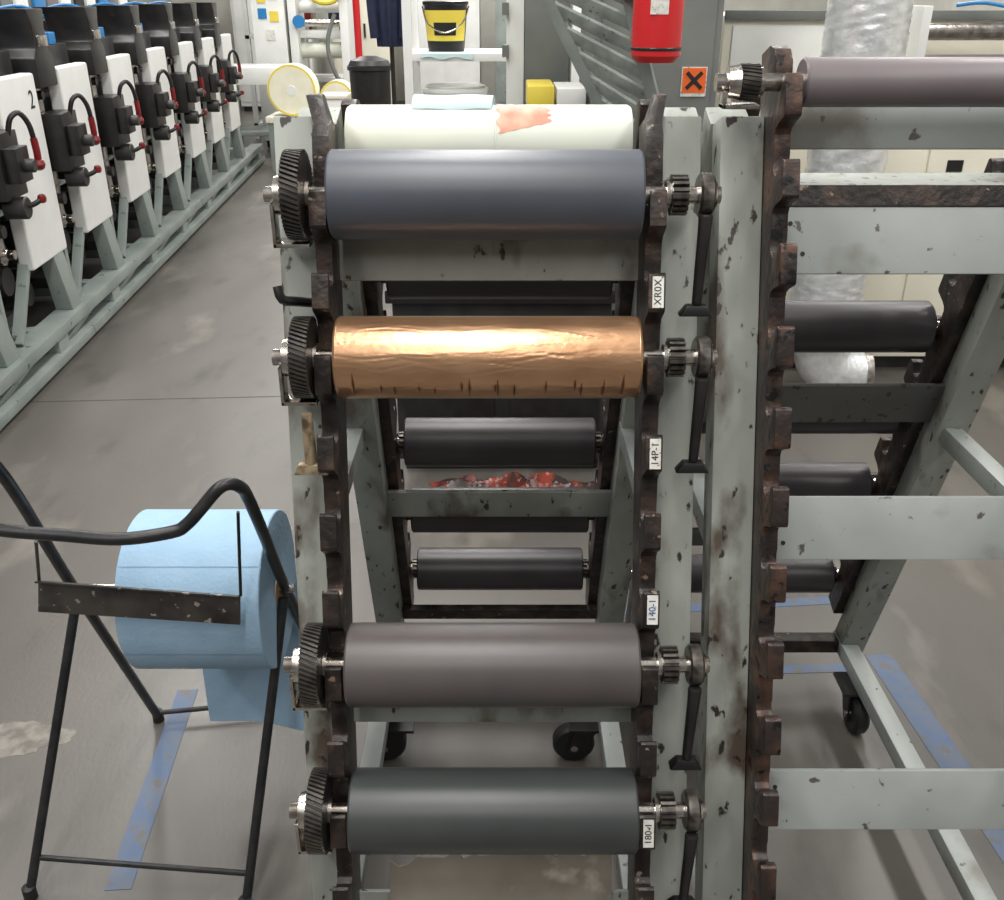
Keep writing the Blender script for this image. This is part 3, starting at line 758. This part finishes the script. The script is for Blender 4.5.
# dark bench behind the rack
t = thing('dark_bench', 'dark low bench standing behind the rack of rollers', 'bench', (0.0, 3.55, 0))
B().box(-0.42, 0.42, 3.3, 3.3 + 0.5, 0.70, 0.75).build('top', M['black'], t, bev=0.006)
B().box(-0.40, 0.40, 3.34, 3.78, 0.06, 0.70).build('cabinet', M['char'], t, bev=0.006)
for x in (-0.2, 0.2): B().box(x - 0.17, x + 0.17, 3.33, 3.34, 0.12, 0.64).build('door', M['black'], t, bev=0.003)
B().box(-0.38, 0.38, 3.38, 3.76, 0, 0.06).build('plinth', M['black'], t)
# crumpled film
g = []
for i in range(61):
    row = []
    for k in range(25):
        f, q = i / 60, k / 24
        ed = math.sin(PI * f) ** 0.4 * math.sin(PI * q) ** 0.6
        z = 0.002 + ed * (0.065 + 0.022 * math.sin(f * 17 + q * 5) * math.cos(q * 9 - f * 8) + 0.014 * math.sin(f * 41 - q * 23)) + random.uniform(0, 0.008) * ed
        row.append((-0.26 + 0.64 * f + 0.02 * math.sin(q * 11), 3.0 + 0.25 * q + 0.015 * math.sin(f * 13), max(z, 0.002)))
    g.append(row)
tag(B().grid(g).build('crumpled_film', M['film'], angle=15), 'crumpled orange-brown plastic film on floor behind the rack', 'plastic film')

# trolley
t = thing('shelf_trolley', 'pale metal shelf trolley carrying the black and yellow bucket', 'trolley', (-0.3, 6.3, 0))
x0, x1 = W(408, 50, 6.0).x, W(516, 50, 6.0).x
for x in (x0, x1):
    for y in (6.0, 6.5): B().box(x - 0.026, x + 0.026, y - 0.026, y + 0.026, 0.13, 2.1).build('post', M['white'], t, bev=0.003)
for z in (0.3, 0.98, 1.35):
    B().box(x0 - 0.02, x1 + 0.02, 5.98, 6.52, z, z + 0.045).build('shelf', M['white'], t, bev=0.004)
for x in (x0, x1):
    for y in (6.0, 6.5): B().lathe([(-0.02, 0.02), (-0.02, 0.06), (0.02, 0.06), (0.02, 0.02)], (x, y, 0.06), 'X', 20).build('wheel', M['wheel'], t)
    B().box(x - 0.02, x + 0.02, 5.98, 6.52, 0.09, 0.13).build('wheel_rail', M['steel'], t)
bx = W(446, 30, 6.2).x
k = thing('paint_bucket', 'black bucket with yellow label on the trolley shelf', 'bucket', (bx, 6.2, 1.395))
B().lathe([(0, 0.105), (0.0, 0.108), (0.25, 0.13), (0.255, 0.136), (0.27, 0.136), (0.275, 0.12)], (bx, 6.2, 1.395), 'Z', 36).build('pail', M['black'], k)
def wrapb(a0_, n, z0, r0_, z1, r1_):
    return [[(bx + math.sin(a) * r, 6.2 - math.cos(a) * r, 1.395 + zz) for a in [math.radians(-a0_ + 2 * a0_ * q / n) for q in range(n + 1)]] for zz, r in ((z0, r0_), (z1, r1_))]
B().grid(wrapb(70, 20, 0.06, 0.1160, 0.225, 0.1295)).build('yellow_label', M['yellow'], k)
B().grid(wrapb(32, 10, 0.09, 0.1195, 0.16, 0.1252)).build('dark_print', M['ink'], k)
B().tube([(bx - 0.137, 6.2, 1.64), (bx - 0.1, 6.1, 1.55), (bx, 6.06, 1.50), (bx + 0.1, 6.1, 1.55), (bx + 0.137, 6.2, 1.64)], 0.005, 8, 4).build('bail', M['shaft'], k)
g = []
for i in range(13):
    row = []
    for q in range(7):
        x = x0 + 0.08 + 0.30 * i / 12
        yy = [6.08, 6.05, 6.02, 5.985, 5.972, 5.970, 5.968][q]; zz = [1.397, 1.398, 1.399, 1.399, 1.392, 1.38, 1.368 + 0.008 * math.sin(i)][q]
        row.append((x, yy - 0.003 * math.sin(i * 1.4), zz))
    g.append(row)
tag(B().grid(g).build('cleaning_cloth', M['teal']), 'pale teal cloth hanging over the trolley shelf edge', 'cloth')
k = thing('white_tub', 'white plastic tub on the middle trolley shelf', 'tub', (W(455, 100, 6.2).x, 6.25, 1.025))
B().lathe([(0, 0.17), (0.14, 0.2), (0.145, 0.205), (0.16, 0.205), (0.165, 0.18)], k.location, 'Z', 32).build('body', M['white'], k)
B().lathe([(0.165, 0.18), (0.175, 0.19), (0.18, 0.17)], k.location, 'Z', 32).build('lid', M['white'], k)
# navy coat on a stand
cx0 = W(388, 20, 6.6).x
t = thing('coat_stand', 'thin black coat stand left of the trolley', 'coat stand', (cx0, 6.75, 0))
B().cyl((cx0, 6.75, 0.02), (cx0, 6.75, 2.0), 0.015).build('pole', M['black'], t)
B().lathe([(0, 0.2), (0.015, 0.2), (0.025, 0.03)], (cx0, 6.75, 0), 'Z', 28).build('base', M['black'], t)
B().tube([(cx0, 6.75, 1.95), (cx0, 6.62, 1.94), (cx0, 6.60, 2.0)], 0.01, 8, 3).build('hook', M['black'], t)
b = B(); rs = []
for z, a, d in ((1.40, 0.08, 0.05), (1.50, 0.085, 0.06), (1.65, 0.09, 0.065), (1.82, 0.12, 0.06), (1.92, 0.09, 0.04), (1.96, 0.04, 0.02)):
    rs.append([Vector((cx0 + math.cos(2*PI*i/40) * a * (1 + 0.05 * math.sin(i * 1.9)), 6.655 + math.sin(2*PI*i/40) * d * (1 + 0.15 * math.sin(i * 1.7)), z)) for i in range(40)])
b.rings(rs)
for q in (-1, 1): b.tube([(cx0 + q * 0.10, 6.65, 1.86), (cx0 + q * 0.10, 6.63, 1.65), (cx0 + q * 0.09, 6.62, 1.45)], 0.04, 14, 4, 0.03)
tag(b.build('work_coat', M['navy']), 'navy blue work coat hanging on the coat stand', 'coat')
# dark bin
px0, px1 = W(346, 80, 8.0).x, W(388, 80, 8.0).x
t = thing('waste_bin', 'tall black waste bin beside the red pipe', 'bin', ((px0 + px1) / 2, 8.2, 0))
xa = (px0 + px1) / 2
B().lathe([(0.0, 0.13), (0.0, 0.14), (1.15, 0.165), (1.16, 0.18), (1.19, 0.18), (1.195, 0.15)], (xa, 8.2, 0), 'Z', 32).build('drum', M['black'], t)
B().lathe([(1.195, 0.17), (1.23, 0.15), (1.26, 0.06)], (xa, 8.2, 0), 'Z', 32).build('lid', M['char'], t)
x = W(357, 20, 8.8).x
t = thing('red_pipe', 'thin red vertical pipe in the background', 'pipe', (x, 8.8, 0))
B().cyl((x, 8.8, 0.01), (x, 8.8, 3.2), 0.03).build('tube', M['redpaint'], t)
B().lathe([(0, 0.07), (0.01, 0.07), (0.012, 0.03)], (x, 8.8, 0), 'Z', 24).build('flange', M['redpaint'], t)
B().lathe([(1.9, 0.03), (1.905, 0.045), (1.95, 0.045), (1.955, 0.03)], (x, 8.8, 0), 'Z', 24).build('coupling', M['shaft'], t)
# white shelving far away
xa, xb = W(247, 30, 13).x, W(345, 30, 13).x
t = thing('white_shelving', 'tall white shelving unit far behind the press row end', 'shelving', ((xa + xb) / 2, 13.3, 0))
for x in (xa, (xa + xb) / 2, xb):
    for y in (13.0, 13.6): B().box(x - 0.03, x + 0.03, y - 0.03, y + 0.03, 0, 2.4).build('post', M['white'], t, bev=0.004)
for z in (0.15, 0.7, 1.2, 1.65, 2.1):
    B().box(xa - 0.03, xb + 0.03, 12.97, 13.63, z, z + 0.05).build('shelf', M['white'], t, bev=0.004)
cols = [('yellow', 'yellow', 1.70), ('bluep', 'blue', 1.25), ('beige', 'beige', 1.70), ('red', 'dark red', 1.25), ('cream', 'cream', 1.70), ('navy', 'navy', 1.25), ('white', 'white', 0.75), ('card', 'brown', 0.75)]
for i, (mk, cn, zz) in enumerate(cols):
    x = xa + 0.08 + (i % 6) * (xb - xa - 0.1) / 6
    b = B().box(x, x + 0.16, 13.05, 13.45, zz, zz + 0.16 + 0.03 * (i % 6))
    bxo = thing('storage_box', cn + ' storage box on the tall white shelving', 'box', (x + 0.08, 13.25, zz), 'boxes on the white shelving')
    b.build('carton', M[mk], bxo, bev=0.01)
    B().box(x + 0.03, x + 0.13, 13.044, 13.05, zz + 0.04, zz + 0.11).build('label_patch', M['sticker'], bxo)
# white cabinet with notices
xa, xb = W(253, 30, 12.2).x, W(286, 30, 12.2).x
t = thing('white_control_cabinet', 'white control cabinet with coloured notices beyond the press end', 'cabinet', ((xa + xb) / 2, 12.5, 0))
B().box(xa, xb, 12.2, 12.75, 0.08, 2.1).build('body', M['white'], t, bev=0.01)
B().box(xa + 0.02, xb - 0.02, 12.25, 12.7, 0.0, 0.08).build('plinth', M['char'], t)
wd_ = xb - xa
for fx, z, mk in ((0.2, 1.62, 'yellow'), (0.55, 1.66, 'bluep'), (0.2, 1.45, 'bluep'), (0.55, 1.42, 'yellow'), (0.4, 1.22, 'sticker')):
    B().box(xa + wd_ * fx, xa + wd_ * (fx + 0.26), 12.19, 12.2, z, z + 0.11).build('notice', M[mk], t)
yw = 12.2
xc_ = W(318, 20, yw).x
t = thing('white_winder', 'white framed winder with rollers and yellow hose left of the red pipe', 'machine', (xc_, yw + 0.2, 0))
for x in (xc_ - 0.30, xc_ + 0.30):
    B().box(x - 0.05, x + 0.05, yw, yw + 0.5, 0.0, 2.1).build('side_frame', M['white'], t, bev=0.01)
for z, r, mk in ((1.72, 0.05, 'char'), (1.58, 0.07, 'white'), (1.40, 0.04, 'shaft'), (1.1, 0.09, 'cream'), (0.6, 0.06, 'char')):
    B().cyl((xc_ - 0.25, yw + 0.2, z), (xc_ + 0.25, yw + 0.2, z), r).build('roller', M[mk], t)
B().box(xc_ - 0.25, xc_ + 0.25, yw + 0.1, yw + 0.4, 1.24, 1.32).build('cross_beam', M['white'], t, bev=0.005)
B().lathe([(-0.03, 0.03), (-0.03, 0.07), (0.03, 0.07), (0.03, 0.03)], (xc_ - 0.22, yw - 0.03, 1.42), 'Y', 20).build('blue_valve', M['bluep'], t)
B().tube([(xc_ - 0.15, yw, 2.0), (xc_ - 0.05, yw - 0.04, 1.68), (xc_ + 0.2, yw - 0.04, 1.64), (xc_ + 0.4, yw, 1.9)], 0.035, 10, 5).build('yellow_hose', M['yellow'], t)
B().tube([(xc_ + 0.2, yw, 1.5), (xc_ + 0.1, yw - 0.04, 1.2), (xc_ + 0.15, yw - 0.04, 0.9), (xc_ + 0.3, yw - 0.02, 0.6)], 0.025, 10, 5).build('grey_cable', M['grey'], t)
# white crates between table and bin
for q, (px, zz, lb) in enumerate(((333, 0.0, 'white plastic crate on the floor, lower of two by the black bin'), (334, 0.45, 'white plastic crate stacked on another by the black bin'))):
    x = W(px, 90, 9.0).x
    k = thing('plastic_crate', lb, 'crate', (x, 9.1, zz), 'white crates')
    B().box(x - 0.11, x + 0.11, 8.95, 9.25, zz + 0.001, zz + 0.42).build('tub', M['white'], k, bev=0.015)
    B().box(x - 0.12, x + 0.12, 8.935, 9.265, zz + 0.42, zz + 0.449).build('rim', M['beige'], k, bev=0.004)
# pale cabinets along the far wall
for i, (x, w_, h_, mk, lb) in enumerate(((-3.6, 1.2, 2.3, 'white', 'wide white cabinet against the far wall, leftmost'), (-2.2, 0.9, 1.9, 'beige', 'cream cabinet against the far wall'),
                                     (-0.9, 1.1, 2.4, 'white', 'tall white cabinet against the far wall behind the bin'), (0.4, 1.0, 2.0, 'pressgrey', 'grey-green cabinet against the far wall behind the trolley'),
                                     (1.9, 1.6, 2.3, 'white', 'white cabinet against the far wall behind the stair'))):
    t = thing('wall_cabinet', lb, 'cabinet', (x, 16.5, 0), 'cabinets along the far wall')
    B().box(x - w_/2, x + w_/2, 16.2, 17.0, 0.08, h_).build('body', M[mk], t, bev=0.015)
    B().box(x - w_/2 + 0.03, x + w_/2 - 0.03, 16.25, 16.95, 0.0, 0.08).build('plinth', M['char'], t)
    for q in (-1, 1):
        B().box(min(x + q*0.02, x + q*(w_/2 - 0.04)), max(x + q*0.02, x + q*(w_/2 - 0.04)), 16.185, 16.2, 0.15, h_ - 0.08).build('door', M[mk], t, bev=0.004)
        B().box(x + q*0.06 - 0.015, x + q*0.06 + 0.015, 16.16, 16.185, 1.1, 1.3).build('handle', M['char'], t)
# table with film rolls
yt = 10.4
pc = W(291, 92, yt)
t = thing('roll_table', 'low pale table under the two white and yellow film rolls', 'table', (pc.x + 0.1, yt + 0.2, 0))
B().box(pc.x - 0.28, pc.x + 0.66, yt - 0.05, yt + 0.5, 0.50, 0.56).build('top', M['beige'], t, bev=0.005)
for x in (-0.24, 0.62):
    for y in (yt, yt + 0.45): B().box(pc.x + x - 0.025, pc.x + x + 0.025, y - 0.025, y + 0.025, 0, 0.50).build('leg', M['pressgrey'], t)
for x, rr, y, lb in ((pc.x, 0.25, yt + 0.15, 'large white film roll with yellow rim standing on the pale table'), (pc.x + 0.45, 0.17, yt + 0.2, 'smaller yellow-rimmed film roll on the pale table')):
    zc_ = 0.562 + rr
    r_ = thing('film_roll', lb, 'film roll', (x, y, 0.56), 'film rolls on the pale table')
    B().lathe([(-0.12, 0.06), (-0.12, rr), (0.12, rr), (0.12, 0.06)], (x, y, zc_), 'Y', 40).build('film', M['softfilm'], r_)
    B().lathe([(-0.125, rr - 0.035), (-0.125, rr - 0.003), (-0.121, rr - 0.003), (-0.121, rr - 0.035)], (x, y, zc_), 'Y', 40).build('yellow_rim', M['yellow'], r_)
    B().lathe([(-0.130, 0.06), (-0.130, rr - 0.022), (-0.1255, rr - 0.022), (-0.1255, 0.06)], (x, y, zc_), 'Y', 40).build('pale_face', M['softfilm'], r_)
    B().lathe([(-0.136, 0.03), (-0.136, 0.05), (0.136, 0.05), (0.136, 0.03)], (x, y, zc_), 'Y', 24).build('core', M['white'], r_)

# ------------------------------------------------------------------ floor tape and stain
def tape(p, q, w, label):
    p = Vector(p); q = Vector(q); d = (q - p).normalized(); s = Vector((-d.y, d.x, 0)) * w / 2
    u = Vector((0, 0, 0.0012))
    b = B()
    b.hexa([p - s, p + s, q + s, q - s, p - s + u, p + s + u, q + s + u, q - s + u])
    tag(b.build('floor_tape', M['tape'], smooth=False), label, 'tape', 'blue floor marking tape')
tape(FL(188, 690), FL(118, 890), 0.055, 'faded blue tape strip on the floor under the paper stand')
tape(FL(878, 655), FL(1020, 862), 0.075, 'blue tape strip running diagonally right of the right rack')
tape(FL(600, 613), FL(835, 600), 0.04, 'blue tape strip running sideways behind the right rack legs')
tape(FL(700, 672), FL(845, 668), 0.035, 'short blue tape strip by the right rack caster')
b = B(); c0 = FL(28, 738)
vs = []
for i in range(40):
    a = 2 * PI * i / 40; r = 1 + 0.2 * math.sin(3 * a + 1) + random.uniform(-0.12, 0.12)
    vs.append((c0.x + math.cos(a) * 0.10 * r, c0.y + math.sin(a) * 0.06 * r))
b.prism(vs, lambda x, y: Vector((x, y, 0.0)), lambda x, y: Vector((x, y, 0.0005)))
tag(b.build('paint_stain', M['stain'], smooth=False), 'faint pale scuff on floor left of the paper stand', 'stain')

# ------------------------------------------------------------------ light and camera
wd = bpy.data.worlds.new('World'); SC.world = wd; wd.use_nodes = True
wd.node_tree.nodes['Background'].inputs[0].default_value = (1.0, 0.99, 0.97, 1)
wd.node_tree.nodes['Background'].inputs[1].default_value = 0.22
for x in (-2.8, -0.2, 2.6):
    for y in (-2.4, 0.3, 3.2, 6.6, 10.5, 14.5):
        l = bpy.data.lights.new('ceiling_and_fill_strip', 'AREA'); l.shape = 'RECTANGLE'; l.size = 0.35; l.size_y = 2.2
        l.energy = 42 if y < 0 else 74 if y < 5 else 92; l.color = (1.0, 0.98, 0.945)
        o = bpy.data.objects.new('ceiling_and_fill_strip', l); C.objects.link(o); o.location = (x, y, 4.3)
        if y < 0: o.rotation_euler = (math.radians(22), 0, 0)  # front row is added fill, tilted to brighten the rack fronts
cam = bpy.data.cameras.new('Camera'); cam.sensor_width = 36; cam.lens = 36 * F / 1004; cam.clip_start = 0.02
co = bpy.data.objects.new('Camera', cam); C.objects.link(co)
co.location = (0, 0, H); co.rotation_euler = (PI / 2 - TH, 0, 0)
SC.camera = co
